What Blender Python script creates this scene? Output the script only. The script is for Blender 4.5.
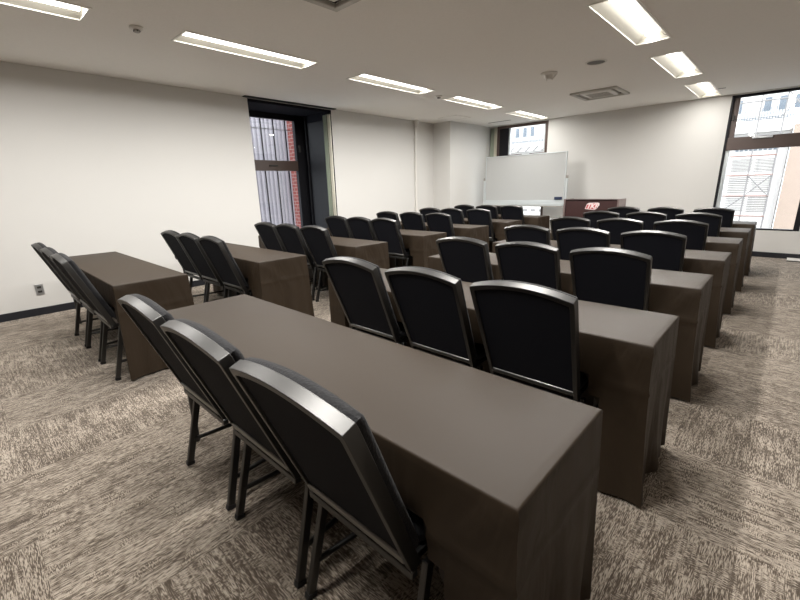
import bpy, bmesh, math, random
from mathutils import Vector, Matrix
random.seed(7)
S = bpy.context.scene
COL = S.collection
for o in list(bpy.data.objects):
    bpy.data.objects.remove(o)

# ------------------------------------------------------------------ camera
F_PX, CAM_Z = 406.27, 1.3196
YAW, PITCH, ROLL = 0.75616, -0.27182, 0.02703
R3 = (Matrix.Rotation(YAW, 3, 'Z') @ Matrix.Rotation(PITCH, 3, 'X') @ Matrix.Rotation(ROLL, 3, 'Y'))
cd = bpy.data.cameras.new('camera')
cam = bpy.data.objects.new('camera', cd)
COL.objects.link(cam)
cd.sensor_width = 36.0
cd.lens = 36.0 * F_PX / 800.0
cd.clip_start, cd.clip_end = 0.05, 300
r, f, u = R3.col[0], R3.col[1], R3.col[2]
cam.matrix_world = Matrix(((r.x, u.x, -f.x, 0), (r.y, u.y, -f.y, 0), (r.z, u.z, -f.z, CAM_Z), (0, 0, 0, 1)))
S.camera = cam

# ------------------------------------------------------------------ world, sun, exposure
LAMP = 6.0          # glow of the light bars
LAMP_W = 56.0       # power of each strip light
W = bpy.data.worlds.new('sky')
S.world = W
W.use_nodes = True
bg = W.node_tree.nodes['Background']
bg.inputs[0].default_value = (0.91, 0.955, 1.0, 1)
bg.inputs[1].default_value = 4.4
sd = bpy.data.lights.new('sun', 'SUN')
sd.energy, sd.angle, sd.color = 2.6, 0.02, (1.0, 0.97, 0.93)
sun = bpy.data.objects.new('sun', sd)
COL.objects.link(sun)
sun.rotation_euler = Vector((-0.42, 0.85, -0.75)).to_track_quat('-Z', 'Y').to_euler()
S.view_settings.view_transform = 'Standard'
S.view_settings.look = 'None'
S.view_settings.gamma = 1
S.view_settings.use_curve_mapping = False
S.view_settings.exposure = 0.2
S.cycles.max_bounces = 12
S.cycles.diffuse_bounces = 6
S.cycles.transparent_max_bounces = 12

# ------------------------------------------------------------------ materials
def mat(name, col, rough=0.6, metal=0.0, sheen=0.0, spec=0.5, bump=None, vary=None, emis=None):
    m = bpy.data.materials.new(name)
    m.use_nodes = True
    nt = m.node_tree
    b = nt.nodes['Principled BSDF']
    b.inputs['Base Color'].default_value = (*col, 1)
    b.inputs['Roughness'].default_value = rough
    b.inputs['Metallic'].default_value = metal
    b.inputs['Specular IOR Level'].default_value = spec
    if sheen:
        b.inputs['Sheen Weight'].default_value = sheen
        b.inputs['Sheen Roughness'].default_value = 0.4
    tc = nt.nodes.new('ShaderNodeTexCoord')
    if vary:
        n = nt.nodes.new('ShaderNodeTexNoise'); n.inputs['Scale'].default_value = vary[0]
        n.inputs['Detail'].default_value = 5
        nt.links.new(tc.outputs['Object'], n.inputs['Vector'])
        mx = nt.nodes.new('ShaderNodeMix'); mx.data_type = 'RGBA'
        mx.inputs[6].default_value = (*[c * (1 - vary[1]) for c in col], 1)
        mx.inputs[7].default_value = (*[min(1, c * (1 + vary[1])) for c in col], 1)
        nt.links.new(n.outputs['Fac'], mx.inputs[0])
        nt.links.new(mx.outputs[2], b.inputs['Base Color'])
    if bump:
        n = nt.nodes.new('ShaderNodeTexNoise'); n.inputs['Scale'].default_value = bump[0]
        n.inputs['Detail'].default_value = 3
        nt.links.new(tc.outputs['Object'], n.inputs['Vector'])
        bp = nt.nodes.new('ShaderNodeBump'); bp.inputs['Strength'].default_value = bump[1]
        bp.inputs['Distance'].default_value = 0.01
        nt.links.new(n.outputs['Fac'], bp.inputs['Height'])
        nt.links.new(bp.outputs['Normal'], b.inputs['Normal'])
    if emis:
        b.inputs['Emission Color'].default_value = (*emis[0], 1)
        b.inputs['Emission Strength'].default_value = emis[1]
    return m

def carpet_material():
    m = bpy.data.materials.new('carpet_tiles')
    m.use_nodes = True
    nt = m.node_tree; N = nt.nodes; L = nt.links
    b = N['Principled BSDF']
    b.inputs['Roughness'].default_value = 0.95
    b.inputs['Specular IOR Level'].default_value = 0.25
    b.inputs['Sheen Weight'].default_value = 0.15
    T = 0.575
    g = N.new('ShaderNodeNewGeometry')
    def vm(op, a, bb=None):
        n = N.new('ShaderNodeVectorMath'); n.operation = op
        L.new(a, n.inputs[0])
        if bb is not None:
            if isinstance(bb, tuple): n.inputs[1].default_value = bb
            else: L.new(bb, n.inputs[1])
        return n.outputs[0]
    def ma(op, a, bb, c=None):
        n = N.new('ShaderNodeMath'); n.operation = op
        for i, v in enumerate((a, bb, c)):
            if v is None: continue
            if isinstance(v, (int, float)): n.inputs[i].default_value = v
            else: L.new(v, n.inputs[i])
        return n.outputs[0]
    p = vm('ADD', g.outputs['Position'], (0.24, 0.05, 0.0))
    cell = vm('FLOOR', vm('DIVIDE', p, (T, T, 1.0)))
    wn = N.new('ShaderNodeTexWhiteNoise'); wn.noise_dimensions = '2D'
    L.new(cell, wn.inputs['Vector'])
    sep = N.new('ShaderNodeSeparateColor'); L.new(wn.outputs['Color'], sep.inputs[0])
    rot = N.new('ShaderNodeVectorRotate'); rot.rotation_type = 'Z_AXIS'
    L.new(p, rot.inputs['Vector'])
    L.new(ma('MULTIPLY', ma('GREATER_THAN', sep.outputs[0], 0.5), math.pi / 2), rot.inputs['Angle'])
    off = N.new('ShaderNodeCombineXYZ')
    L.new(ma('MULTIPLY', sep.outputs[1], 37.0), off.inputs[0])
    L.new(ma('MULTIPLY', sep.outputs[2], 53.0), off.inputs[1])
    q = vm('ADD', rot.outputs[0], off.outputs[0])
    def noise(sc, detail=2.0, dist=0.0):
        n = N.new('ShaderNodeTexNoise'); n.inputs['Scale'].default_value = 1.0
        n.inputs['Detail'].default_value = detail; n.inputs['Distortion'].default_value = dist
        L.new(vm('MULTIPLY', q, sc), n.inputs['Vector'])
        return n.outputs['Fac']
    fine = noise((38, 330, 1), 1.5)
    cross = noise((330, 52, 1), 1)
    mid = noise((7, 95, 1), 2)
    blotch = noise((9, 14, 1), 4)
    fib = noise((420, 420, 1), 1)
    sel = ma('ADD', noise((9, 13, 1), 2), ma('MULTIPLY_ADD', sep.outputs[2], 0.24, -0.12))
    ss = N.new('ShaderNodeMapRange'); ss.inputs[1].default_value = 0.50; ss.inputs[2].default_value = 0.62
    L.new(sel, ss.inputs[0])
    mxs = N.new('ShaderNodeMix')
    L.new(ss.outputs[0], mxs.inputs[0]); L.new(fine, mxs.inputs[2]); L.new(cross, mxs.inputs[3])
    v = ma('MULTIPLY_ADD', mxs.outputs[0], 2.6, -1.3)
    v = ma('ADD', v, ma('MULTIPLY_ADD', mid, 1.3, -0.65))
    v = ma('ADD', v, ma('MULTIPLY_ADD', blotch, 0.8, -0.4))
    v = ma('ADD', v, ma('MULTIPLY_ADD', fib, 0.5, -0.25))
    v = ma('ADD', v, ma('MULTIPLY_ADD', sep.outputs[1], 0.14, -0.07))
    cr = N.new('ShaderNodeValToRGB')
    L.new(ma('MULTIPLY_ADD', v, 1.25, 0.5), cr.inputs[0])
    e = cr.color_ramp.elements
    e[0].position, e[0].color = 0.24, (0.080, 0.060, 0.043, 1)
    e[1].position, e[1].color = 0.80, (0.43, 0.372, 0.305, 1)
    k = cr.color_ramp.elements.new(0.5); k.color = (0.205, 0.167, 0.13, 1)
    L.new(cr.outputs[0], b.inputs['Base Color'])
    bp = N.new('ShaderNodeBump'); bp.inputs['Strength'].default_value = 0.5; bp.inputs['Distance'].default_value = 0.004
    L.new(v, bp.inputs['Height']); L.new(bp.outputs['Normal'], b.inputs['Normal'])
    return m

def mesh_fabric(name, col, scale):
    """black woven mesh: a fine checker weave in colour and bump"""
    m = mat(name, col, 0.75, spec=0.3, sheen=0.05)
    nt = m.node_tree; b = nt.nodes['Principled BSDF']
    tc = nt.nodes.new('ShaderNodeTexCoord')
    ck = nt.nodes.new('ShaderNodeTexVoronoi'); ck.inputs['Scale'].default_value = scale
    nt.links.new(tc.outputs['Object'], ck.inputs['Vector'])
    bp = nt.nodes.new('ShaderNodeBump'); bp.inputs['Strength'].default_value = 0.6; bp.inputs['Distance'].default_value = 0.002
    nt.links.new(ck.outputs['Distance'], bp.inputs['Height'])
    nt.links.new(bp.outputs['Normal'], b.inputs['Normal'])
    return m

def glass_material():
    m = bpy.data.materials.new('window_glass')
    m.use_nodes = True
    nt = m.node_tree; N = nt.nodes; L = nt.links
    for n in list(N): N.remove(n)
    out = N.new('ShaderNodeOutputMaterial')
    mix = N.new('ShaderNodeMixShader'); mix.inputs[0].default_value = 0.06
    t = N.new('ShaderNodeBsdfTransparent'); t.inputs[0].default_value = (0.97, 0.98, 0.98, 1)
    gl = N.new('ShaderNodeBsdfGlossy'); gl.inputs['Roughness'].default_value = 0.02
    L.new(t.outputs[0], mix.inputs[1]); L.new(gl.outputs[0], mix.inputs[2]); L.new(mix.outputs[0], out.inputs[0])
    return m

def brick_material():
    m = mat('red_brick', (0.4, 0.1, 0.07), 0.85)
    nt = m.node_tree; b = nt.nodes['Principled BSDF']
    g = nt.nodes.new('ShaderNodeNewGeometry')
    sx = nt.nodes.new('ShaderNodeSeparateXYZ'); nt.links.new(g.outputs['Position'], sx.inputs[0])
    ad = nt.nodes.new('ShaderNodeMath'); ad.operation = 'ADD'
    nt.links.new(sx.outputs[0], ad.inputs[0]); nt.links.new(sx.outputs[1], ad.inputs[1])
    cx = nt.nodes.new('ShaderNodeCombineXYZ')
    nt.links.new(ad.outputs[0], cx.inputs[0]); nt.links.new(sx.outputs[2], cx.inputs[1])
    br = nt.nodes.new('ShaderNodeTexBrick')
    br.inputs['Color1'].default_value = (0.15, 0.031, 0.026, 1)
    br.inputs['Color2'].default_value = (0.12, 0.025, 0.021, 1)
    br.inputs['Mortar'].default_value = (0.19, 0.135, 0.13, 1)
    br.inputs['Scale'].default_value = 1.0
    br.inputs['Brick Width'].default_value = 0.16
    br.inputs['Row Height'].default_value = 0.08
    br.inputs['Mortar Size'].default_value = 0.008
    nt.links.new(cx.outputs[0], br.inputs['Vector'])
    nt.links.new(br.outputs['Color'], b.inputs['Base Color'])
    return m

M = {}
M['wall'] = mat('white_wallpaper', (0.665, 0.655, 0.630), 0.9, spec=0.2, bump=(260, 0.08))
M['dark_unseen_right'] = mat('unseen_wall_taupe', (0.26, 0.235, 0.21), 0.8)  # unseen right wall, made dark so less light bounces onto the table ends
M['dark_unseen_front'] = mat('unseen_wall_brown', (0.075, 0.055, 0.042), 0.6, vary=(3, .15))  # invented dark finish behind the camera, keeps light off the table fronts
M['ceiling'] = mat('ceiling_board', (0.92, 0.90, 0.865), 0.95, spec=0.2, bump=(120, 0.25), vary=(60, 0.04))
M['carpet'] = carpet_material()
M['black_base'] = mat('black_baseboard', (0.012, 0.013, 0.018), 0.45)
M['cloth'] = mat('brown_tablecloth', (0.030, 0.0198, 0.0114), 0.55, spec=0.26, bump=(900, 0.1))
def cloth_folds(m):
    nt = m.node_tree; b = nt.nodes['Principled BSDF']
    tc = nt.nodes.new('ShaderNodeTexCoord'); mp = nt.nodes.new('ShaderNodeMapping')
    mp.inputs['Scale'].default_value = (4.5, 4.5, 1.8)
    nt.links.new(tc.outputs['Object'], mp.inputs['Vector'])
    n = nt.nodes.new('ShaderNodeTexNoise'); n.inputs['Scale'].default_value = 1.0; n.inputs['Detail'].default_value = 3; n.inputs['Distortion'].default_value = .8
    nt.links.new(mp.outputs[0], n.inputs['Vector'])
    bp = nt.nodes.new('ShaderNodeBump'); bp.inputs['Distance'].default_value = 0.05
    nt.links.new(n.outputs['Fac'], bp.inputs['Height'])
    g = nt.nodes.new('ShaderNodeNewGeometry'); sx = nt.nodes.new('ShaderNodeSeparateXYZ'); nt.links.new(g.outputs['Normal'], sx.inputs[0])
    ml = nt.nodes.new('ShaderNodeMath'); ml.operation = 'MULTIPLY_ADD'; ml.inputs[1].default_value = -.40; ml.inputs[2].default_value = .41; ml.use_clamp = True
    nt.links.new(sx.outputs[2], ml.inputs[0]); nt.links.new(ml.outputs[0], bp.inputs['Strength'])   # folds only where the cloth hangs
    old = b.inputs['Normal'].links[0].from_node
    nt.links.new(bp.outputs['Normal'], old.inputs['Normal'])
cloth_folds(M['cloth'])
M['tabletop'] = mat('laminate_tabletop', (0.5, 0.45, 0.38), 0.4)
M['frame'] = mat('black_metal_frame', (0.095, 0.094, 0.092), 0.42, metal=1.0, spec=0.5)
M['rail'] = mat('grey_metal_rail', (0.22, 0.22, 0.215), 0.38, metal=1.0)
M['fabric'] = mat('black_fabric', (0.0055, 0.006, 0.0098), 0.85, spec=0.2, sheen=0.0, bump=(500, 0.2))
M['weave'] = mesh_fabric('black_mesh_fabric', (0.0085, 0.0085, 0.010), 160)
M['rubber'] = mat('black_rubber', (0.015, 0.015, 0.016), 0.6)
M['reflector'] = mat('lamp_reflector', (0.62, 0.60, 0.54), 0.4)
M['lampwhite'] = mat('white_lamp_metal', (0.88, 0.87, 0.82), 0.45)
M['lamp'] = mat('lamp_diffuser', (0.95, 0.95, 0.9), 0.5, emis=((1.0, 0.965, 0.90), LAMP))
M['plastic'] = mat('white_plastic', (0.75, 0.73, 0.69), 0.45)
M['greyplastic'] = mat('grey_plastic', (0.33, 0.31, 0.28), 0.5)
M['grille'] = mat('grey_speaker_mesh', (0.15, 0.145, 0.135), 0.7, bump=(400, .5))
M['acrim'] = mat('warm_grey_rim', (0.50, 0.48, 0.44), 0.4)
M['slotgrey'] = mat('dark_grey_duct', (0.07, 0.065, 0.06), 0.6)
M['dark'] = mat('dark_slot', (0.03, 0.027, 0.024), 0.6)
M['dkframe'] = mat('dark_bronze_frame', (0.009, 0.009, 0.012), 0.5, spec=0.25)
M['reveal'] = mat('black_window_reveal', (0.010, 0.010, 0.0135), 0.8, spec=0.06)
M['brframe'] = mat('brown_aluminium', (0.085, 0.055, 0.045), 0.4, spec=0.5)
M['glass'] = glass_material()
M['steel'] = mat('brushed_steel', (0.55, 0.56, 0.57), 0.35, metal=0.85)
M['board'] = mat('whiteboard_enamel', (0.50, 0.51, 0.505), 0.28, spec=0.5)
M['boardframe'] = mat('pale_aluminium', (0.62, 0.66, 0.67), 0.4, metal=0.3)
M['navy'] = mat('navy_felt', (0.02, 0.03, 0.07), 0.8)
M['mahogany'] = mat('dark_mahogany', (0.042, 0.014, 0.013), 0.42, vary=(7, 0.25))
M['mahog_lit'] = mat('lit_mahogany_side', (0.20, 0.15, 0.14), 0.35)  # paler side boards, light from the right-hand window put into the colour
M['logored'] = mat('logo_red', (0.55, 0.06, 0.06), 0.4)
M['logowhite'] = mat('logo_white', (0.85, 0.72, 0.72), 0.4)
M['curtgreen'] = mat('pale_green_curtain', (0.40, 0.45, 0.36), 0.85, vary=(20, 0.06))
M['curtcream'] = mat('cream_curtain', (0.75, 0.73, 0.62), 0.85)
M['brick'] = brick_material()
M['lilac'] = mat('pale_lilac_cladding', (0.235, 0.222, 0.248), 0.5, vary=(3, 0.05))
M['facade'] = mat('white_facade', (0.60, 0.585, 0.57), 0.8, vary=(1.5, 0.03))
M['beige'] = mat('beige_stone', (0.31, 0.243, 0.20), 0.85, vary=(2.0, 0.08))
M['pinkbeam'] = mat('faded_red_paint', (0.23, 0.145, 0.125), 0.7)
M['bluegrey'] = mat('blue_grey_paint', (0.12, 0.145, 0.175), 0.6)
M['greypipe'] = mat('galvanised_pipe', (0.19, 0.183, 0.182), 0.5)
M['blind'] = mat('grey_slat_blind', (0.23, 0.22, 0.21), 0.7)
M['asphalt'] = mat('asphalt', (0.12, 0.12, 0.12), 0.9)
M['red'] = mat('red_plastic', (0.5, 0.04, 0.04), 0.4)

# ------------------------------------------------------------------ helpers
def box(bm, x0, x1, y0, y1, z0, z1):
    v = [bm.verts.new(p) for p in ((x0, y0, z0), (x1, y0, z0), (x1, y1, z0), (x0, y1, z0),
                                   (x0, y0, z1), (x1, y0, z1), (x1, y1, z1), (x0, y1, z1))]
    for q in ((0, 3, 2, 1), (4, 5, 6, 7), (0, 1, 5, 4), (1, 2, 6, 5), (2, 3, 7, 6), (3, 0, 4, 7)):
        bm.faces.new([v[i] for i in q])

def bar(bm, a, b, w, h=None, side=(1, 0, 0), n=0):
    """bar from a to b: rectangular w x h with w along 'side', or round with n sides (radius w)"""
    a, b = Vector(a), Vector(b)
    d = (b - a).normalized()
    s = Vector(side); s = (s - d * s.dot(d))
    if s.length < 1e-5: s = Vector((0, 1, 0)) - d * d.y
    s.normalize(); t = d.cross(s)
    if n: ring = [(math.cos(2 * math.pi * i / n) * w, math.sin(2 * math.pi * i / n) * w) for i in range(n)]
    else: ring = [(-w / 2, -h / 2), (w / 2, -h / 2), (w / 2, h / 2), (-w / 2, h / 2)]
    A = [bm.verts.new(a + s * p + t * q) for p, q in ring]
    B = [bm.verts.new(b + s * p + t * q) for p, q in ring]
    m = len(ring)
    for i in range(m):
        bm.faces.new((A[i], A[(i + 1) % m], B[(i + 1) % m], B[i]))
    bm.faces.new(A[::-1]); bm.faces.new(B)

def lathe(bm, prof, c=(0, 0, 0), n=24):
    """profile of (r, z) turned about the vertical through c"""
    rings = []
    for rr, z in prof:
        if rr < 1e-6: rings.append([bm.verts.new((c[0], c[1], c[2] + z))])
        else: rings.append([bm.verts.new((c[0] + rr * math.cos(2 * math.pi * i / n), c[1] + rr * math.sin(2 * math.pi * i / n), c[2] + z)) for i in range(n)])
    for A, B in zip(rings, rings[1:]):
        for i in range(n):
            j = (i + 1) % n
            if len(A) == 1: bm.faces.new((A[0], B[i], B[j]))
            elif len(B) == 1: bm.faces.new((A[i], A[j], B[0]))
            else: bm.faces.new((A[i], A[j], B[j], B[i]))

def obj(name, bm, m, parent=None, loc=None, bevel=0, smooth=False, seg=2):
    bmesh.ops.recalc_face_normals(bm, faces=bm.faces[:])
    me = bpy.data.meshes.new(name)
    bm.to_mesh(me); bm.free()
    me.materials.append(m if not isinstance(m, str) else M[m])
    o = bpy.data.objects.new(name, me)
    COL.objects.link(o)
    if loc: o.location = loc
    if parent: o.parent = parent
    if bevel:
        b = o.modifiers.new('bevel', 'BEVEL'); b.width = bevel; b.segments = seg; b.limit_method = 'ANGLE'
        b.angle_limit = math.radians(40)
        smooth = True
    if smooth:
        for p in me.polygons: p.use_smooth = True
        me.set_sharp_from_angle(angle=math.radians(40))
    return o

def B(): return bmesh.new()
def boxes(*bs):
    bm = bmesh.new()
    for b in bs: box(bm, *b)
    return bm
def thing(name, label, cat, loc=(0, 0, 0), rz=0, group=None):
    o = bpy.data.objects.new(name, None); COL.objects.link(o)
    o.empty_display_size = 0.1
    o.location = loc; o.rotation_euler = (0, 0, rz)
    return tag(o, label, cat, group)
def tag(o, label, cat, group=None):
    o['label'] = label; o['category'] = cat
    if group: o['group'] = group
    return o
def struct(o):
    o['kind'] = 'structure'; return o
def sempty(name, loc=(0, 0, 0)):
    o = bpy.data.objects.new(name, None); COL.objects.link(o); o.location = loc; o['kind'] = 'structure'
    return o
def dup(root, loc, label, group=None):
    r = root.copy(); COL.objects.link(r); r.location = loc; r['label'] = label
    if group: r['group'] = group
    for ch in list(root.children):
        c = ch.copy(); COL.objects.link(c); c.parent = r
        for g in list(ch.children):
            d = g.copy(); COL.objects.link(d); d.parent = c
    return r
def grid_rects(u0, u1, v0, v1, holes):
    us = sorted({u0, u1, *[h[0] for h in holes], *[h[1] for h in holes]})
    vs = sorted({v0, v1, *[h[2] for h in holes], *[h[3] for h in holes]})
    out = []
    for a, b in zip(us, us[1:]):
        for c, d in zip(vs, vs[1:]):
            if not any(h[0] <= (a + b) / 2 <= h[1] and h[2] <= (c + d) / 2 <= h[3] for h in holes):
                out.append((a, b, c, d))
    return out

# ------------------------------------------------------------------ room shell
XL, XR_W, YF, YB, ZC = -6.12, 0.78, -1.7, 9.27, 2.66
WL = (3.31, 4.86, 0.0, 2.64)        # opening in the left wall (y, z)
WB = (-5.64, -4.13, 0.45, 2.64)     # opening behind the whiteboard (x, z)
WR = (-0.98, 0.20, 0.45, 2.64)      # right-hand opening in the same wall
bm = B(); box(bm, XL - 1.0, XR_W + 0.1, YF - 0.1, YB + 0.2, -0.1, 0.0)
struct(obj('floor', bm, 'carpet'))

LAMPX = (-4.20, -1.265)
LAMPY = [(-0.37, 1.01), (1.69, 3.07), (3.76, 5.14), (5.75, 7.13), (7.79, 9.13)]
holes = [(x - 0.155, x + 0.155, a, b) for x in LAMPX for a, b in LAMPY]
AC = [(-2.80, -2.12, 1.66, 2.345), (-2.80, -2.12, 6.98, 7.665)]
holes += [(a[0] + .06, a[1] - .06, a[2] + .06, a[3] - .06) for a in AC]
bm = B()
for a, b, c, d in grid_rects(XL - 0.1, XR_W + 0.1, YF - 0.1, YB + 0.1, holes):
    v = [bm.verts.new(p) for p in ((a, c, ZC), (a, d, ZC), (b, d, ZC), (b, c, ZC))]
    bm.faces.new(v)
bmesh.ops.remove_doubles(bm, verts=bm.verts[:], dist=1e-5)
struct(obj('ceiling', bm, 'ceiling'))

bm = B()
for a, b, c, d in grid_rects(YF - 0.1, YB + 0.1, 0, ZC, [WL]): box(bm, XL - 0.1, XL, a, b, c, d)
struct(obj('wall_left', bm, 'wall'))
bm = B()
for a, b, c, d in grid_rects(XL, XR_W, 0, ZC, [WB, WR]): box(bm, a, b, YB, YB + 0.12, c, d)
struct(obj('wall_back', bm, 'wall'))
struct(obj('wall_right', boxes((XR_W, XR_W + 0.1, YF, YB + 0.12, 0, ZC)), 'dark_unseen_right'))
struct(obj('wall_front', boxes((XL, XR_W, YF - 0.1, YF, 0, ZC)), 'dark_unseen_front'))
# pillar boxed into the far left corner
struct(obj('trim_1', boxes((XL, -5.64, 7.72, YB, 0, ZC)), 'wall'))
bs = 0.085
struct(obj('baseboard_left', boxes((XL, XL + 0.012, YF, WL[0], 0, bs), (XL, XL + 0.012, WL[1], 7.72, 0, bs), (XL, -5.64 + .012, 7.708, 7.72, 0, bs),
                                   (-5.64, -5.628, 7.72, YB, 0, bs)), 'black_base'))
struct(obj('baseboard_back', boxes((-5.628, XR_W, YB - 0.012, YB, 0, bs)), 'black_base'))
struct(obj('baseboard_right', boxes((XR_W - 0.012, XR_W, YF, YB - .012, 0, bs)), 'black_base'))
# dark curtain slot strip over the side window
struct(obj('trim_2', boxes((XL, XL + 0.075, WL[0] - 0.07, WL[1] + 0.06, ZC - 0.012, ZC)), 'dkframe'))
# ceiling slots at the front wall
bm = B()
for i in range(1): box(bm, -1.16, -1.0, 8.50, 8.525, ZC - 0.004, ZC + 0.001)
struct(obj('trim_3', bm, 'dark'))
struct(obj('trim_4', boxes((-5.29, -4.74, 8.685, 8.71, ZC - 0.004, ZC + 0.001)), 'dark'))

# --- side window: deep dark reveal, two panes
w1 = sempty('window_1', (XL, 4.08, 0))
GX = -7.0
def W1(name, bxs, m, bevel=0): 
    return obj(name, boxes(*[(a - XL, b - XL, c - 4.08, d - 4.08, e, g) for a, b, c, d, e, g in bxs]), m, w1, bevel=bevel)
W1('jamb', [(GX - .3, XL - .004, 4.86, 4.90, 0, 2.66)], 'reveal')
W1('jamb', [(GX - .3, XL - .1, 3.27, 3.31, 0, 2.66)], 'reveal')
W1('head', [(GX - .1, XL - .1, 3.27, 4.90, 2.64, 2.70), (XL - .03, XL, 3.31, 4.86, 2.60, 2.64)], 'reveal')
W1('sill', [(GX - .1, XL - .1, 3.31, 4.86, 0, 0.30)], 'reveal')
W1('frame', [(GX - .06, GX + .02, 4.66, 4.86, .3, 2.64), (GX - .06, GX + .02, 3.31, 3.39, .3, 2.64),
             (GX - .06, GX + .02, 3.39, 4.66, 2.545, 2.64), (GX - .06, GX + .02, 3.39, 4.66, .3, .38)], 'dkframe', .004)
W1('transom', [(GX - .06, GX + .03, 3.39, 4.66, 1.66, 1.84)], 'brframe', .004)
W1('jamb_panel', [(-6.83, -6.32, 4.845, 4.862, .04, 2.50)], 'dkframe', .004)
W1('jamb_rib', [(-6.89, -6.86, 4.82, 4.86, 0, 2.60)], 'dkframe', .004)
W1('pane', [(GX - .03, GX - .025, 3.39, 4.66, 1.84, 2.535)], 'glass')
W1('pane', [(GX - .03, GX - .025, 3.39, 4.66, .38, 1.66)], 'glass')
W1('window_handle', [(GX + .02, GX + .05, 4.05, 4.22, 1.735, 1.76)], 'dark', .004)
W1('window_catch', [(GX + .02, GX + .05, 4.70, 4.74, 2.0, 2.12)], 'dark', .004)

# --- window behind the whiteboard
w2 = sempty('window_2', (-4.9, YB, 0))
def W2(name, bxs, m, bevel=0):
    return obj(name, boxes(*[(a + 4.9, b + 4.9, c, d, e, g) for a, b, c, d, e, g in bxs]), m, w2, bevel=bevel)
W2('frame', [(-5.40, -5.34, .02, .10, .45, 2.64), (-4.20, -4.13, .02, .10, .45, 2.64), (-5.34, -4.20, .02, .10, 2.58, 2.64),
             (-5.34, -4.20, .02, .10, .45, .50)], 'brframe', .004)
W2('frame_post', [(-5.34, -5.10, .03, .10, .50, 2.58)], 'dkframe', .004)
W2('transom', [(-5.10, -4.20, .02, .10, 1.86, 1.985)], 'brframe', .004)
W2('sash', [(-5.10, -5.06, .04, .08, 1.985, 2.58), (-4.24, -4.20, .04, .08, 1.985, 2.58)], 'boardframe')
W2('pane', [(-5.06, -4.24, .055, .06, 1.985, 2.58)], 'glass')
W2('pane', [(-5.10, -4.20, .055, .06, .50, 1.86)], 'glass')
W2('mullion', [(-4.86, -4.835, .04, .08, .50, 1.86)], 'brframe')
W2('window_handle', [(-4.72, -4.55, -.02, .02, 1.955, 1.985)], 'steel', .004)
W2('side_panel', [(-5.64, -5.40, .09, .12, .45, 2.64)], 'wall')

# --- right-hand window
w3 = sempty('window_3', (-0.4, YB, 0))
def W3(name, bxs, m, bevel=0):
    return obj(name, boxes(*[(a + .4, b + .4, c, d, e, g) for a, b, c, d, e, g in bxs]), m, w3, bevel=bevel)
W3('frame', [(-.98, -.945, .0, .10, .45, 2.64), (.125, .20, .02, .10, .45, 2.64), (-.945, .125, .02, .10, 2.60, 2.64), (-.945, .125, .0, .10, .45, .475)], 'dkframe', .004)
W3('sash_frame', [(-.945, -.865, .04, .10, 1.98, 2.60)], 'brframe', .004)
W3('sash_rail', [(-.945, -.885, .03, .09, .475, 1.77), (-.93, -.915, .0, .03, 1.0, 1.5)], 'boardframe', .004)
W3('transom', [(-.945, .125, .0, .10, 1.77, 1.975)], 'brframe', .006)
W3('window_handle', [(-.62, -.36, -.03, .0, 1.935, 1.965)], 'steel', .004)
W3('window_catch', [(-.925, -.90, .0, .04, 2.25, 2.33)], 'dark', .004)
W3('pane', [(-.865, .125, .055, .06, 1.975, 2.60)], 'glass')
W3('pane', [(-.885, .125, .055, .06, .475, 1.77)], 'glass')

# ------------------------------------------------------------------ outside
struct(obj('ground', boxes((-60, 40, YB + 2, 60, -6.2, -6.0)), 'asphalt'))
FY = 46.0
fb = thing('neighbouring_building', 'sunlit white building with barred balconies seen through the right-hand window', 'building', (-10, FY, -6))
def FB(name, bxs, m):
    return obj(name, boxes(*[(a + 10, b + 10, c - FY, d - FY, e + 6, g + 6) for a, b, c, d, e, g in bxs]), m, fb)
FB('wall', [(-44, -1.25, FY, FY + 4, -6, 16)], 'facade')
FB('white_pilaster', [(-1.25, -0.72, FY - .5, FY + 4, -6, 5.5)], 'facade')
FB('parapet', [(-44, -0.8, FY - 1.2, FY, 4.75, 5.62)], 'facade')
for i, (z0, z1) in enumerate(((1.66, 2.80), (-0.02, 1.42), (-1.60, -0.20))):
    for k, (x0, x1) in enumerate(((-4.1, -2.75), (-2.6, -1.4))):
        w = FB('window', [(x0, x1, FY - .02, FY, z0 + .1, z1)], 'facade' if (i + k) % 2 == 0 else 'blind')
        bl = B()
        for s in range(9):
            zz = z0 + .16 + s * (z1 - z0 - .1) / 9
            box(bl, x0 + 10, x1 + 10, -.07, -.02, zz + 6, zz + 6.05)
        obj('blind', bl, 'blind' if (i + k) % 2 == 0 else 'facade', w)
rl = B()
for zz in (5.66, 5.78, 7.6): box(rl, -44 + 10, -.8 + 10, -1.2, -1.15, zz + 6, zz + 6.06)
for i in range(150):
    x = -26 + i * 0.17
    box(rl, x + 10, x + 10.05, -1.2, -1.17, 5.66 + 6, 6.55 + 6 if i % 3 else 12.3)
obj('balcony_railing', rl, 'bluegrey', fb)
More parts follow.
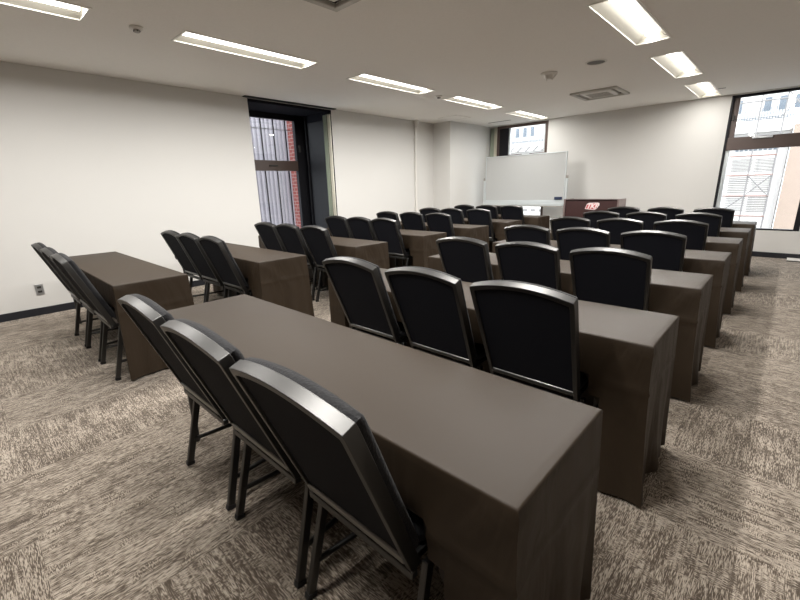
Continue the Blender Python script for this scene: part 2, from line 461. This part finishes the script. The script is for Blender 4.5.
# dark boxes painted as the shade in openings behind the balcony
for i in range(30):
    x = -27 + i * 0.9
    if i % 4 == 2: continue
    obj('shaded_opening', boxes((x + 10, x + 10.42, -.06, 0, 12.4, 13.4)), 'bluegrey', fb)
bm = B()
for i in range(9): box(bm, -4.0 + i * .3 + 10, -4.0 + i * .3 + 10.2, -.08, 0, 3.42 + 6, 3.75 + 6)
obj('vent_strip', bm, 'bluegrey', fb)
for i in range(13):                                   # zigzag rail on the far part of the facade
    x = -26.2 + i * 0.95
    bm = B()
    bar(bm, (x + 10, -1.3, 10.75), (x + 10.48, -1.3, 11.2), .10, .10); bar(bm, (x + 10.48, -1.3, 11.2), (x + 10.95, -1.3, 10.75), .05, .05)
    obj('zigzag_brace', bm, 'greypipe', fb)
    obj('rail_block', boxes((x + 10.1, x + 10.6, -1.3, -1.2, 4.2, 4.5)), 'greypipe', fb); obj('rail_block', boxes((x + 10.1, x + 10.5, -1.3, -1.2, 4.9, 5.0)), 'greypipe', fb)

bb = tag(obj('stone_tower', boxes((-.62, 3.2, -1.5, 3, 0, 11.1)), 'beige', loc=(0, FY, -6)), 'beige stone building flank at the right of the right-hand window', 'building')

sc = thing('scaffolding', 'pipe scaffolding with cross braces before the white building, right-hand window', 'scaffold', (-2.9, FY - 2.2, -6))
def SC(name, a, b, rr, m):
    bm = B(); bar(bm, (a[0] + 2.9, a[1], a[2] + 6), (b[0] + 2.9, b[1], b[2] + 6), rr, n=8); obj(name, bm, m, sc)
for x in (-4.35, -2.75, -1.3): SC('standard', (x, 0, -6), (x, 0, 9.4), .05, 'greypipe')
for z in (2.95, 1.48, -.12, -1.7, 6.9): SC('ledger', (-4.55, -.06, z), (-1.25, -.06, z), .055, 'pinkbeam' if z < 3 else 'greypipe')
for (a, z0, z1) in ((0, -.12, 1.48), (1, -.12, 1.48), (0, 5.7, 7.6), (1, 5.7, 7.6), (2, -1.7, -.12), (3, -3.2, -1.7)):
    x0, x1 = ((-2.75, -1.3), (-1.3, -2.75), (-4.35, -2.75), (-2.75, -4.0))[a]
    if z0 > 5: x0, x1 = x0 + 1.3, x1 + 1.3
    SC('brace', (x0, -.1, z0), (x1, -.1, z1), .04, 'greypipe')

# outside the side window
bm = B()
y = 3.0
while y < 8.0:                                       # vertical ribs of the cladding
    box(bm, -.02, .03, y, y + .05, 0, 6.5); y += .105
box(bm, -.1, 0, 3.0, 8.0, 0, 6.5)
tag(obj('cladding_wall', bm, 'lilac', loc=(-9.0, 0, -2)), 'pale lilac ribbed cladding wall outside the dark side window', 'wall')
bm = boxes((-.35, .35, -.27, 1.6, 0, 6.5))
tag(obj('brick_pier', bm, 'brick', loc=(-8.85, 6.05, -2)), 'red brick pier outside the dark side window', 'brick pier')
wg = thing('window_grille', 'dark vertical security bars outside the side window', 'grille', (-7.18, 3.9, 0.2))
for yy in (3.58, 3.83, 4.08, 4.33, 4.58):
    bm = B(); bar(bm, (0, yy - 3.9, .0), (0, yy - 3.9, 2.5), .016, .02); obj('grille_bar', bm, 'dkframe', wg)
for z in (0.06, 2.2): 
    bm = B(); bar(bm, (-.012, -.59, z), (-.012, .96, z), .012, .012, side=(0, 0, 1)); obj('grille_rail', bm, 'greypipe', wg)

# ------------------------------------------------------------------ ceiling lamps
def make_lamp(L=1.38, w=.31):
    t = thing('ceiling_light', '', 'ceiling light', (0, 0, 0), group='recessed ceiling lights')
    h = w / 2
    bm = B()                                         # white rim flush with the ceiling
    for b in ((-h - .012, -h + .006, -L / 2 - .012, L / 2 + .012), (h - .006, h + .012, -L / 2 - .012, L / 2 + .012),
              (-h + .006, h - .006, -L / 2 - .012, -L / 2 + .006), (-h + .006, h - .006, L / 2 - .006, L / 2 + .012)):
        box(bm, *b, -.006, .002)
    obj('rim', bm, 'lampwhite', t)
    bm = B()                                         # sloping reflector trough
    e = .055
    prof = [(-h, 0), (-e, .062), (e, .062), (h, 0)]
    A = [bm.verts.new((x, -L / 2, z)) for x, z in prof]; Bv = [bm.verts.new((x, L / 2, z)) for x, z in prof]
    for i in range(3): bm.faces.new((A[i], A[i + 1], Bv[i + 1], Bv[i]))
    for s, y0 in ((A, -L / 2), (Bv, L / 2)): bm.faces.new(s)
    for sy in (-1, 1):                               # small end wedges beside the bar
        for sx in (-1, 1):
            a = bm.verts.new((sx * h * .98, sy * L / 2, .001)); b = bm.verts.new((sx * .05, sy * L / 2, .058))
            c = bm.verts.new((sx * .05, sy * (L / 2 - .10), .058)); bm.faces.new((a, b, c))
    obj('reflector', bm, 'reflector', t)
    bm = B()
    n = 8
    ends = []
    for y in (-L / 2 + .03, L / 2 - .03):
        ends.append([bm.verts.new((-.05 + .1 * i / n, y, .058 - .045 * math.sin(math.pi * i / n) ** .7)) for i in range(n + 1)])
    for i in range(n): bm.faces.new((ends[0][i], ends[0][i + 1], ends[1][i + 1], ends[1][i]))
    bm.faces.new(ends[0]); bm.faces.new(ends[1])
    obj('light_bar', bm, 'lamp', t, smooth=True)
    ld = bpy.data.lights.new('strip_light', 'AREA'); ld.shape = 'RECTANGLE'; ld.size = .10; ld.size_y = L - .08
    ld.energy = LAMP_W; ld.color = (1.0, .975, .94); ld.spread = math.radians(175)
    lo = bpy.data.objects.new('strip_light', ld); COL.objects.link(lo); lo.parent = t; lo.location = (0, 0, .008)
    return t
lamp0 = make_lamp()
DIM = [c for c in lamp0.children if c.type == 'LIGHT'][0].data.copy(); DIM.energy = LAMP_W * .25; DIM.size_y = .75
first = True
ordw = ['nearest the camera', 'second from the camera', 'third from the camera', 'fourth from the camera', 'farthest from the camera']
for x, side in zip(LAMPX, ('left', 'right')):
    for i, (a, b) in enumerate(LAMPY):
        if side == 'right' : lab = ['white recessed strip light behind the camera, right-hand row', 'white recessed strip light above the camera, right-hand row', 'large white recessed strip light, nearest in view of the right-hand row', 'white recessed strip light, middle of the three in view on the right', 'white recessed strip light nearest the right-hand window'][i]
        else: lab = 'white recessed strip light, %s in the left-hand row' % ordw[i]
        if first:
            lamp0.location = (x, (a + b) / 2, ZC); lamp0['label'] = lab; first = False
        else:
            lp_ = dup(lamp0, (x, (a + b) / 2, ZC), lab)
            if i == 4:                               # the pair by the front wall is dimmed
                for c in lp_.children:
                    if c.type == 'LIGHT': c.data = DIM

# ------------------------------------------------------------------ ceiling fittings
def make_ac():
    t = thing('air_conditioner', '', 'air conditioner', group='ceiling cassette air conditioners')
    h = .342
    bm = B()
    for a, b, c, d in grid_rects(-h, h, -h, h, [(-h + .055, h - .055, -h + .055, h - .055)]): box(bm, a, b, c, d, -.03, .0)
    obj('outer_panel', bm, 'acrim', t, bevel=.006)
    bm = B(); box(bm, -.225, .225, -.225, .225, -.028, .01); obj('intake_grille', bm, 'plastic', t, bevel=.01)
    bm = B()
    for i in range(9): box(bm, -.16, .16, -.16 + i * .038, -.15 + i * .038, -.031, -.027)
    obj('grille_slots', bm, 'greyplastic', t)
    bm = B(); box(bm, -h + .06, h - .06, -h + .06, h - .06, .03, .05)
    for a, b, c, d in ((-h + .06, -h + .064, -h + .06, h - .06), (h - .064, h - .06, -h + .06, h - .06), (-h + .06, h - .06, -h + .06, -h + .064), (-h + .06, h - .06, h - .064, h - .06)):
        box(bm, a, b, c, d, -.002, .05)
    obj('air_slot', bm, 'slotgrey', t)
    for k in range(4):
        fl = B(); c, s = math.cos(k * math.pi / 2), math.sin(k * math.pi / 2)
        bar(fl, (c * .262 - s * .2, s * .262 + c * .2, -.004), (c * .262 + s * .2, s * .262 - c * .2, -.004), .018, .006, side=(c, s, .5))
        obj('air_flap', fl, 'greyplastic', t)
    return t
ac0 = make_ac()
ac0.location = ((AC[1][0] + AC[1][1]) / 2, (AC[1][2] + AC[1][3]) / 2, ZC); ac0['label'] = 'ceiling cassette air conditioner with dark slots before the front wall'
dup(ac0, ((AC[0][0] + AC[0][1]) / 2, (AC[0][2] + AC[0][3]) / 2, ZC), 'ceiling cassette air conditioner cut off by the top edge of the photo')

def smoke(loc, lab):
    t = thing('smoke_detector', lab, 'smoke detector', loc, group='small ceiling detectors')
    bm = B(); lathe(bm, [(0, 0), (.052, 0), (.055, -.012), (.045, -.02), (0, -.02)]); obj('base', bm, 'plastic', t, smooth=True)
    bm = B(); lathe(bm, [(0, -.02), (.024, -.02), (.022, -.04), (0, -.042)]); obj('sensor', bm, 'greyplastic', t, smooth=True)
    bm = B(); 
    for i in range(6): box(bm, .022 * math.cos(i) - .005, .022 * math.cos(i) + .005, .022 * math.sin(i) - .005, .022 * math.sin(i) + .005, -.036, -.026)
    obj('vent', bm, 'dark', t)
smoke((-4.227, 1.363, ZC), 'small round detector between the two nearest lights of the left-hand row')
smoke((-4.241, 5.50, ZC), 'small round detector between the third and fourth lights of the left-hand row')
t = thing('fire_detector', 'white round detector with a domed middle beside the flat speaker', 'fire detector', (-2.497, 5.515, ZC))
bm = B(); lathe(bm, [(0, 0), (.10, 0), (.105, -.01), (.09, -.022), (.05, -.026), (0, -.026)]); obj('base', bm, 'plastic', t, smooth=True)
bm = B(); lathe(bm, [(.05, -.024), (.046, -.06), (.034, -.075), (0, -.078)]); obj('dome', bm, 'plastic', t, smooth=True)
for i in range(3):
    bm = B(); a = i * 2.094 + .4
    bar(bm, (.09 * math.cos(a), .09 * math.sin(a), -.02), (.04 * math.cos(a), .04 * math.sin(a), -.078), .008, n=6)
    obj('guard', bm, 'plastic', t)
t = thing('ceiling_speaker', 'flat round grey ceiling speaker with a white rim', 'speaker', (-1.913, 5.466, ZC))
bm = B(); lathe(bm, [(.095, -.004), (.10, -.008), (.115, -.008), (.12, 0), (.09, 0)], n=32); obj('rim', bm, 'plastic', t, smooth=True)
bm = B(); lathe(bm, [(0, -.005), (.097, -.005), (.097, 0), (0, 0)], n=32); obj('grille', bm, 'grille', t)
# access panel
t = thing('access_panel', 'square ceiling access panel near the white corner pillar', 'access panel', (-5.33, 7.43, ZC))
bm = B(); box(bm, -.23, .23, -.23, .23, -.004, 0); obj('lid', bm, 'ceiling', t)
bm = B()
for a, b, c, d in grid_rects(-.245, .245, -.245, .245, [(-.232, .232, -.232, .232)]): box(bm, a, b, c, d, -.006, 0)
obj('rim', bm, 'plastic', t)

# ------------------------------------------------------------------ wall things
t = thing('power_outlet', 'grey double power outlet low on the left wall', 'outlet', (XL, .477, .293))
bm = B(); box(bm, 0, .008, -.036, .036, -.06, .06); obj('plate', bm, 'steel', t, bevel=.002)
for z in (-.024, .026):
    bm = B(); box(bm, .007, .010, -.019, .019, z - .012, z + .012); obj('socket', bm, 'dark', t)
t = thing('wall_conduit', 'thin white vertical conduit on the left wall with a flared top', 'conduit', (XL + .028, 7.08, 0))
bm = B(); bar(bm, (0, 0, .0), (0, 0, 2.58), .024, n=12); obj('pipe', bm, 'plastic', t, smooth=True)
bm = B(); lathe(bm, [(.026, 2.52), (.03, 2.54), (.06, 2.64), (.06, 2.66)], n=16)
bmesh.ops.translate(bm, verts=bm.verts[:], vec=(.034, 0, 0)); obj('flare', bm, 'plastic', t, smooth=True)
bm = B(); box(bm, -.028, .03, -.032, .032, 2.28, 2.31); obj('clip', bm, 'plastic', t)

def curtain(name, x0, y0, x1, y1, z0, z1, waves, amp, m):
    bm = B(); n = waves * 8
    A, Bv = [], []
    d = Vector((x1 - x0, y1 - y0, 0)); nn = Vector((-d.y, d.x, 0)).normalized()
    for i in range(n + 1):
        p = Vector((x0, y0, 0)) + d * i / n + nn * amp * math.sin(2 * math.pi * waves * i / n)
        A.append(bm.verts.new((p.x, p.y, z0))); Bv.append(bm.verts.new((p.x, p.y, z1)))
    for i in range(n): bm.faces.new((A[i], A[i + 1], Bv[i + 1], Bv[i]))
    o = obj(name, bm, m, None, smooth=True)
    s = o.modifiers.new('thick', 'SOLIDIFY'); s.thickness = .004; s.offset = 0
    return o
c1 = thing('curtain', 'narrow stacked curtain at the right edge of the dark side window', 'curtain')
for a, b, m, nm in ((-6.31, -6.20, 'curtgreen', 'green_panel'), (-6.19, -6.095, 'curtcream', 'cream_panel')):
    o = curtain(nm, a, 4.815, b, 4.815, .05, 2.57, 2, .02, m); o.parent = c1
c2 = thing('curtain', 'narrow stacked curtain left of the window behind the whiteboard', 'curtain')
for a, b, m, nm in ((-5.60, -5.50, 'curtgreen', 'green_panel'), (-5.495, -5.41, 'curtcream', 'cream_panel')):
    o = curtain(nm, a, YB + .05, b, YB + .05, .47, 2.62, 2, .02, m); o.parent = c2

# ------------------------------------------------------------------ whiteboard
WY = 8.72
t = thing('whiteboard', 'white mobile whiteboard on a metal stand under the far left window', 'whiteboard', (-4.385, WY, 0))
hx = .925
bm = boxes((-hx, hx, -.012, .012, .96, 1.91)); obj('writing_surface', bm, 'board', t)
bm = boxes((-hx - .018, -hx, -.02, .02, .945, 1.925), (hx, hx + .018, -.02, .02, .945, 1.925), (-hx, hx, -.02, .02, 1.91, 1.928), (-hx, hx, -.02, .02, .942, .96))
obj('frame', bm, 'boardframe', t, bevel=.003)
bm = boxes((-hx - .02, hx + .02, -.11, -.02, .85, .862), (-hx - .02, hx + .02, -.115, -.105, .845, .90), (-hx - .02, hx + .02, -.02, .012, .845, .94)); obj('tray', bm, 'boardframe', t, bevel=.003)
obj('tray_lip', boxes((-hx - .02, hx + .02, -.116, -.02, .828, .848)), 'greyplastic', t)
for s in (-1, 1):
    x = s * (hx + .045)
    bm = boxes((x - .02, x + .02, -.02, .02, .08, 1.44)); p = obj('upright', bm, 'boardframe', t, bevel=.004)
    bm = boxes((x - .022, x + .022, -.028, .028, 1.40, 1.46)); obj('pivot_knob', bm, 'greyplastic', p, bevel=.006)
    bm = boxes((x - .022, x + .022, -.34, .34, .06, .10)); p = obj('foot', bm, 'boardframe', t, bevel=.004)
    for y in (-.31, .31):
        bm = B(); bar(bm, (x - .012, y, .03), (x + .012, y, .03), .03, n=14); obj('caster', bm, 'rubber', p)
bm = boxes((-hx - .03, hx + .03, -.015, .015, .26, .30)); obj('crossbar', bm, 'boardframe', t, bevel=.004)
tag(obj('board_eraser', boxes((-.08, .08, -.03, 0, -.028, .028)), 'navy', loc=(-3.56, WY - .0125, 1.0), bevel=.006), 'dark blue eraser stuck to the lower right of the whiteboard', 'eraser')
for x, m, lab in ((-4.98, 'dark', 'black marker lying on the left of the whiteboard tray'), (-4.85, 'red', 'red marker lying on the left of the whiteboard tray')):
    bm = B(); bar(bm, (-.06, 0, .008), (.04, 0, .008), .008, n=10); mk = obj('marker', bm, m, loc=(x, WY - .06, .8605)); tag(mk, lab, 'marker', 'markers on the whiteboard tray')
    bm = B(); bar(bm, (.04, 0, .008), (.068, 0, .008), .009, n=10); obj('cap', bm, 'dark' , mk)

# ------------------------------------------------------------------ podium
t = thing('podium', 'dark reddish brown wooden podium with a small red logo', 'podium', (-2.74, 8.2, 0))
bm = boxes((-.47, .47, .03, .05, .04, .985)); obj('front_panel', bm, 'mahogany', t)
for s in (-1, 1):
    bm = boxes((s * .47 - (.03 if s < 0 else 0), s * .47 + (0 if s < 0 else .03), 0, .44, 0, 1.0)); obj('side_panel', bm, 'mahog_lit', t, bevel=.003)
bm = boxes((-.47, .47, .03, .42, .965, .99)); obj('top', bm, 'mahogany', t, bevel=.003)
bm = boxes((-.47, .47, .05, .40, .45, .47)); obj('shelf', bm, 'mahogany', t)
bm = boxes((-.47, .47, .04, .06, .0, .06)); obj('plinth', bm, 'mahogany', t)
bm = B()
def rpoly(bm, pts, y0, y1):
    a = [bm.verts.new((x, y0, z)) for x, z in pts]; b = [bm.verts.new((x, y1, z)) for x, z in pts]
    bm.faces.new(a); bm.faces.new(b[::-1])
    for i in range(len(pts)): bm.faces.new((a[i], b[i], b[(i + 1) % len(pts)], a[(i + 1) % len(pts)]))
LX, LZ = .03, .868
plate = [(-.15, -.055), (-.10, -.06), (.06, -.075), (.12, -.03), (.155, .065), (.12, .078), (-.07, .072), (-.115, .045)]
rpoly(bm, [(LX + x * .74, LZ + z * .74) for x, z in plate], .024, .031)
lg = obj('logo', bm, 'logored', t)
bm = B(); rpoly(bm, [(LX + x * .84, LZ + z * .90) for x, z in plate], .027, .031); obj('logo_border', bm, 'logowhite', lg)
cu = bpy.data.curves.new('logo_letters', 'FONT'); cu.body = 'TKP'; cu.size = .125; cu.extrude = .001; cu.shear = .35; cu.offset = .006
cu.align_x = 'CENTER'; cu.align_y = 'CENTER'; cu.space_character = .92
tmp = bpy.data.objects.new('logo_letters_curve', cu); COL.objects.link(tmp)
dg = bpy.context.evaluated_depsgraph_get()
me = bpy.data.meshes.new_from_object(tmp.evaluated_get(dg)); bpy.data.objects.remove(tmp)
me.materials.clear(); me.materials.append(M['logowhite'])
lt = bpy.data.objects.new('logo_letters', me); COL.objects.link(lt); lt.parent = lg
lt.location = (LX, .022, LZ); lt.rotation_euler = (math.pi / 2, 0, 0)

# low white board on the carpet under the right-hand window
t = thing('floor_plate', 'low white board on the carpet under the right-hand window', 'floor board', (.45, 9.1, 0))
obj('plate', boxes((-.32, .30, -.13, .12, .012, .026)), 'plastic', t, bevel=.003)
obj('edge', boxes((-.32, .30, -.14, .12, .0, .012)), 'dark', t)

# ------------------------------------------------------------------ tables with fitted brown cloths
TW, TD, TH = 2.078, .493, .71
def cloth_bm(TW, recess, tuck):
    """fitted cloth: closed box top, four hanging sides; local origin under the far right corner of the top,
    x from -TW to 0, y from 0 (near) to TD (far); recess = (x0, x1) where chair seats push the near side in"""
    bm = B()
    rr = .007
    per = []                                         # perimeter stations: (x, y, nx, ny, side, t)
    nx_, ny_ = 84, 20
    for i in range(nx_): per.append((-TW + TW * i / nx_, 0, 0, -1, 'n', i / nx_))
    for i in range(ny_): per.append((0, TD * i / ny_, 1, 0, 'r', i / ny_))
    for i in range(nx_): per.append((-TW * i / nx_, TD, 0, 1, 'f', i / nx_))
    for i in range(ny_): per.append((-TW, TD - TD * i / ny_, -1, 0, 'l', i / ny_))
    def sst(a, b, x):
        x = max(0, min(1, (x - a) / (b - a))); return x * x * (3 - 2 * x)
    levels = [TH - rr * (1 - math.cos(a)) for a in (0, .5, 1.05, 1.57)] + [TH - .03, TH - .06, TH - .10, TH - .15, .53, .512, .50, .47, .44, .40, .34, .27, .20, .13, .07, .016]
    rings = []
    for li, z in enumerate(levels):
        ring = []
        inset = rr * (1 - math.sin((0, .5, 1.05, 1.57)[li])) if li < 4 else 0
        dn = (TH - z) / TH
        for (x, y, ax, ay, sd_, tt) in per:
            cornerness = max(0, 1 - min(abs(x), abs(x + TW)) / .08) * max(0, 1 - min(abs(y), abs(y - TD)) / .08)
            e = min(tt, 1 - tt) * 2
            L_ = TW if sd_ in 'nf' else TD
            wave = math.sin(tt * L_ * 21 + (0 if sd_ in 'nf' else 1.3)) * (.008 if sd_ in 'nf' else .015) + math.sin(tt * L_ * 47 + 1) * (.005 if sd_ in 'nf' else .010)
            out = dn * .022 + dn * dn * wave - inset
            # slight pull-in halfway down the ends
            if sd_ in 'rl': out -= .012 * math.sin(math.pi * dn) * math.sin(math.pi * tt)
            if .51 < z < .515: out += .004           # seam ridge
            # tension creases running from the top corners
            if sd_ == 'n' or sd_ == 'r':
                dc = (abs(x) if sd_ == 'n' else y)
                out += .007 * math.exp(-((dc - 1.1 * (TH - z)) / .03) ** 2) * (1 if dc < .35 else 0) * (1 if z < TH - .02 else 0)
            qx, qy = x + ax * out, y + ay * out
            # square corners flare outward
            sx = 1 if x > -TW / 2 else -1; sy = 1 if y > TD / 2 else -1
            fl = (dn * .024 - inset)
            if sd_ in 'nf': qx += sx * fl * max(0, 1 - min(abs(x), abs(x + TW)) / .25)
            else: qy += sy * fl * max(0, 1 - min(abs(y), abs(y - TD)) / .12)
            if x < -TW / 2: qx += tuck * dn * max(0, 1 - (x + TW) / .3)      # left end hangs slightly inward
            if sd_ == 'n':
                rb = recess[2] if z <= .41 else recess[1]
                k = sst(recess[0] - .012, recess[0] + .012, x) * (1 - sst(rb - .012, rb + .012, x))
                if recess[0] < -TW: k = 1 - sst(rb - .012, rb + .012, x)
                kz = 1 - sst(.485, .535, z)
                k *= kz
                qy += k * .415
            if sd_ == 'l' and recess[0] < -TW:
                qy += (1 - sst(.485, .535, z)) * .415 * (1 - y / TD)
            zz = z
            if sd_ == 'n' and li == len(levels) - 1:
                zz += .02 * k
            ring.append(bm.verts.new((qx, qy, zz)))
        rings.append(ring)
    n = len(per)
    for A, Bv in zip(rings, rings[1:]):
        for i in range(n): bm.faces.new((A[i], A[(i + 1) % n], Bv[(i + 1) % n], Bv[i]))
    bm.faces.new(rings[0])
    return bm

def make_table(TW, recess, tuck, lx):
    t = thing('conference_table', '', 'table', group='cloth-covered tables in two columns')
    obj('tablecloth', cloth_bm(TW, recess, tuck), 'cloth', t, smooth=True)
    obj('tabletop', boxes((-TW + .025, -.025, .025, TD - .025, .668, .698)), 'tabletop', t)
    for x in (-lx, -TW + lx + .04):
        for y in (.03, TD - .045):
            bm = B(); bar(bm, (x, y, 0), (x, y, .67), .012, n=10); obj('leg', bm, 'frame', t)
    return t

YR = [1.111, 2.186, 3.307, 4.417, 5.540, 6.670, 7.760]
YLf = [1.130, 2.220, 3.340, 4.478, 5.558, 6.652, 7.780]
XRT, XLT = -.283, -3.322
tR = make_table(2.078, (-3, -.234, -.194), .05, .15); tR2 = make_table(2.01, (-1.83, -.234, -.194), .06, .15); tL = make_table(2.078, (-3, -.095, -.052), .03, .03); tL2 = make_table(2.078, (-3, -.234, -.194), .03, .10)
ordn = ['nearest the camera', 'second from the camera', 'third from the camera', 'fourth from the camera', 'fifth from the camera', 'sixth from the camera', 'farthest from the camera']
for i in range(7):
    for src, x, ys, side in ((tR, XRT, YR, 'right'), (tL, XLT, YLf, 'left')):
        lab = 'brown cloth-covered table, %s in the %s-hand column' % (ordn[i], side)
        if i > 0: src = tR2 if side == 'right' else tL2
        if i < 2: src.location = (x, ys[i] - TD, 0); src['label'] = lab
        else: dup(src, (x, ys[i] - TD, 0), lab)

# ------------------------------------------------------------------ banquet chairs
def make_chair():
    t = thing('banquet_chair', '', 'chair', group='black banquet chairs at the tables')
    P0, P1 = Vector((0, -.030, .405)), Vector((0, -.222, .897))
    up = (P1 - P0); H = up.length; up.normalize()
    nrm = Vector((1, 0, 0)).cross(up)                # points back (-y) and up
    if nrm.y > 0: nrm = -nrm
    def at(s, tt, d): return P0 + Vector((1, 0, 0)) * s + up * tt + nrm * d
    def hw(tt): return .212 + .015 * tt / H
    def loop(ins, t0, n=16):
        """outline from bottom left, up, over the arch, down to bottom right, inset by ins"""
        pts = []
        for i in range(7):
            tt = t0 + (H - .012 - ins - t0) * i / 6; pts.append((-(hw(tt) - ins), tt))
        w = hw(H) - ins
        for i in range(n + 1):
            s = -w + 2 * w * i / n
            pts.append((s * .985, H - ins + .034 * (1 - (s / w) ** 2)))
        for i in range(7):
            tt = (H - .012 - ins) + (t0 - (H - .012 - ins)) * i / 6; pts.append((hw(tt) - ins, tt))
        return pts
    # frame: uprights and arched top rail in one bent tube
    bm = B()
    lo, li = loop(0, 0), loop(.019, 0)
    V = [[bm.verts.new(at(s, tt, d)) for s, tt in l] for l, d in ((lo, .012), (li, .012), (li, -.024), (lo, -.024))]
    n = len(lo)
    for k in range(4):
        A, C = V[k], V[(k + 1) % 4]
        for i in range(n - 1): bm.faces.new((A[i], A[i + 1], C[i + 1], C[i]))
    bm.faces.new([V[k][0] for k in range(4)]); bm.faces.new([V[k][-1] for k in range(4)])
    obj('back_frame', bm, 'frame', t, bevel=.0018)
    # fabric panel inside the frame
    bm = B()
    lp = loop(.018, .045)
    a = [bm.verts.new(at(s, tt, .004)) for s, tt in lp]; b = [bm.verts.new(at(s, tt, -.008)) for s, tt in lp]
    bm.faces.new(a); bm.faces.new(b[::-1])
    for i in range(len(lp)): bm.faces.new((a[i], b[i], b[(i + 1) % len(lp)], a[(i + 1) % len(lp)]))
    obj('back_panel', bm, 'fabric', t)
    # lower cross rail
    bm = B(); bar(bm, at(-.2, .045, .002), at(.2, .045, .002), .022, n=0, h=.024, side=(0, 0, 1)); obj('cross_rail', bm, 'rail', t, bevel=.005)
    # padded front of the back
    bm = B()
    lays = [(.006, -.0235), (.004, -.034), (.009, -.046), (.022, -.055), (.06, -.060)]
    R_ = []
    for ins, d in lays:
        R_.append([bm.verts.new(at(s, tt, d)) for s, tt in loop(ins, .05 + ins)])
    m_ = len(R_[0])
    for A, C in zip(R_, R_[1:]):
        for i in range(m_): bm.faces.new((A[i], A[(i + 1) % m_], C[(i + 1) % m_], C[i]))
    bm.faces.new(R_[0]); bm.faces.new(R_[-1][::-1])
    obj('backrest', bm, 'weave', t, smooth=True)
    # seat: rounded cushion
    bm = B()
    def rr(w0, y0, y1, rad, z):
        pts = []
        for cx, cy, a0 in ((w0 - rad, y0 + rad, -90), (w0 - rad, y1 - rad, 0), (-w0 + rad, y1 - rad, 90), (-w0 + rad, y0 + rad, 180)):
            for k in range(5):
                a = math.radians(a0 + k * 22.5); pts.append((cx + rad * math.cos(a), cy + rad * math.sin(a), z))
        return [bm.verts.new(p) for p in pts]
    prof = [(.010, .412), (.0, .425), (.0, .445), (.012, .462), (.05, .472), (.12, .476)]
    R_ = [rr(.190 - i, .012 + i, .372 - i, max(.012, .05 - i * .3), z) for i, z in prof]
    m_ = len(R_[0])
    for A, C in zip(R_, R_[1:]):
        for i in range(m_): bm.faces.new((A[i], A[(i + 1) % m_], C[(i + 1) % m_], C[i]))
    bm.faces.new(R_[0][::-1]); bm.faces.new(R_[-1])
    obj('seat', bm, 'weave', t, smooth=True)
    bm = boxes((-.188, -.168, .0, .365, .388, .412), (.168, .188, .0, .365, .388, .412), (-.215, .215, -.048, -.026, .388, .412), (-.188, -.168, -.026, .0, .388, .412), (.168, .188, -.026, .0, .388, .412), (-.168, .168, .343, .365, .388, .412))
    obj('seat_frame', bm, 'frame', t, bevel=.003)
    for s in (-1, 1):
        bm = B(); bar(bm, (s * .212, .018, .400), (s * .222, -.076, .012), .020, .030); lg = obj('leg', bm, 'frame', t, bevel=.003)
        bm = B(); bar(bm, (s * .2217, -.073, .02), (s * .2222, -.078, 0.0), .024, .034); obj('foot_cap', bm, 'rubber', lg)
        bm = B(); bar(bm, (s * .176, .350, .395), (s * .180, .350, .012), .020, .028); lg = obj('leg', bm, 'frame', t, bevel=.003)
        bm = B(); bar(bm, (s * .1798, .350, .02), (s * .1802, .350, 0.0), .024, .032); obj('foot_cap', bm, 'rubber', lg)
        bm = B(); bar(bm, (s * .216, -.042, .13), (s * .179, .345, .13), .010, n=8); obj('stretcher', bm, 'frame', t, smooth=True)
    return t
chair0 = make_chair()
CR = [(-1.77, -1.245, -.737), (-1.80, -1.26, -.735), (-1.80, -1.265, -.735), (-1.81, -1.285, -.745), (-1.825, -1.295, -.745), (-1.84, -1.30, -.755), (-1.855, -1.295, -.73)]
CL = [(-4.66, -4.15, -3.63), (-4.78, -4.30, -3.78), (-4.81, -4.31, -3.77), (-4.82, -4.32, -3.82), (-4.83, -4.30, -3.77), (-4.81, -4.32, -3.77), (-4.82, -4.30, -3.77)]
rown = ['nearest', 'second', 'third', 'fourth', 'fifth', 'sixth', 'farthest']
first = True
for i in range(7):
    for xs, ys, side in ((CR[i], YR, 'right'), (CL[i], YLf, 'left')):
        for k, x in enumerate(xs):
            pos = ('left', 'middle', 'right')[k]
            lab = 'black padded banquet chair, %s of three at the %s table from the camera, %s-hand column' % (pos, rown[i], side)
            if i in (0, 6): lab = 'black padded banquet chair, %s of three at the %s table, %s-hand column' % (pos, 'nearest' if i == 0 else 'farthest', side)
            loc = (x, ys[i] - TD, 0)
            if first: chair0.location = loc; chair0['label'] = lab; first = False
            else: dup(chair0, loc, lab)
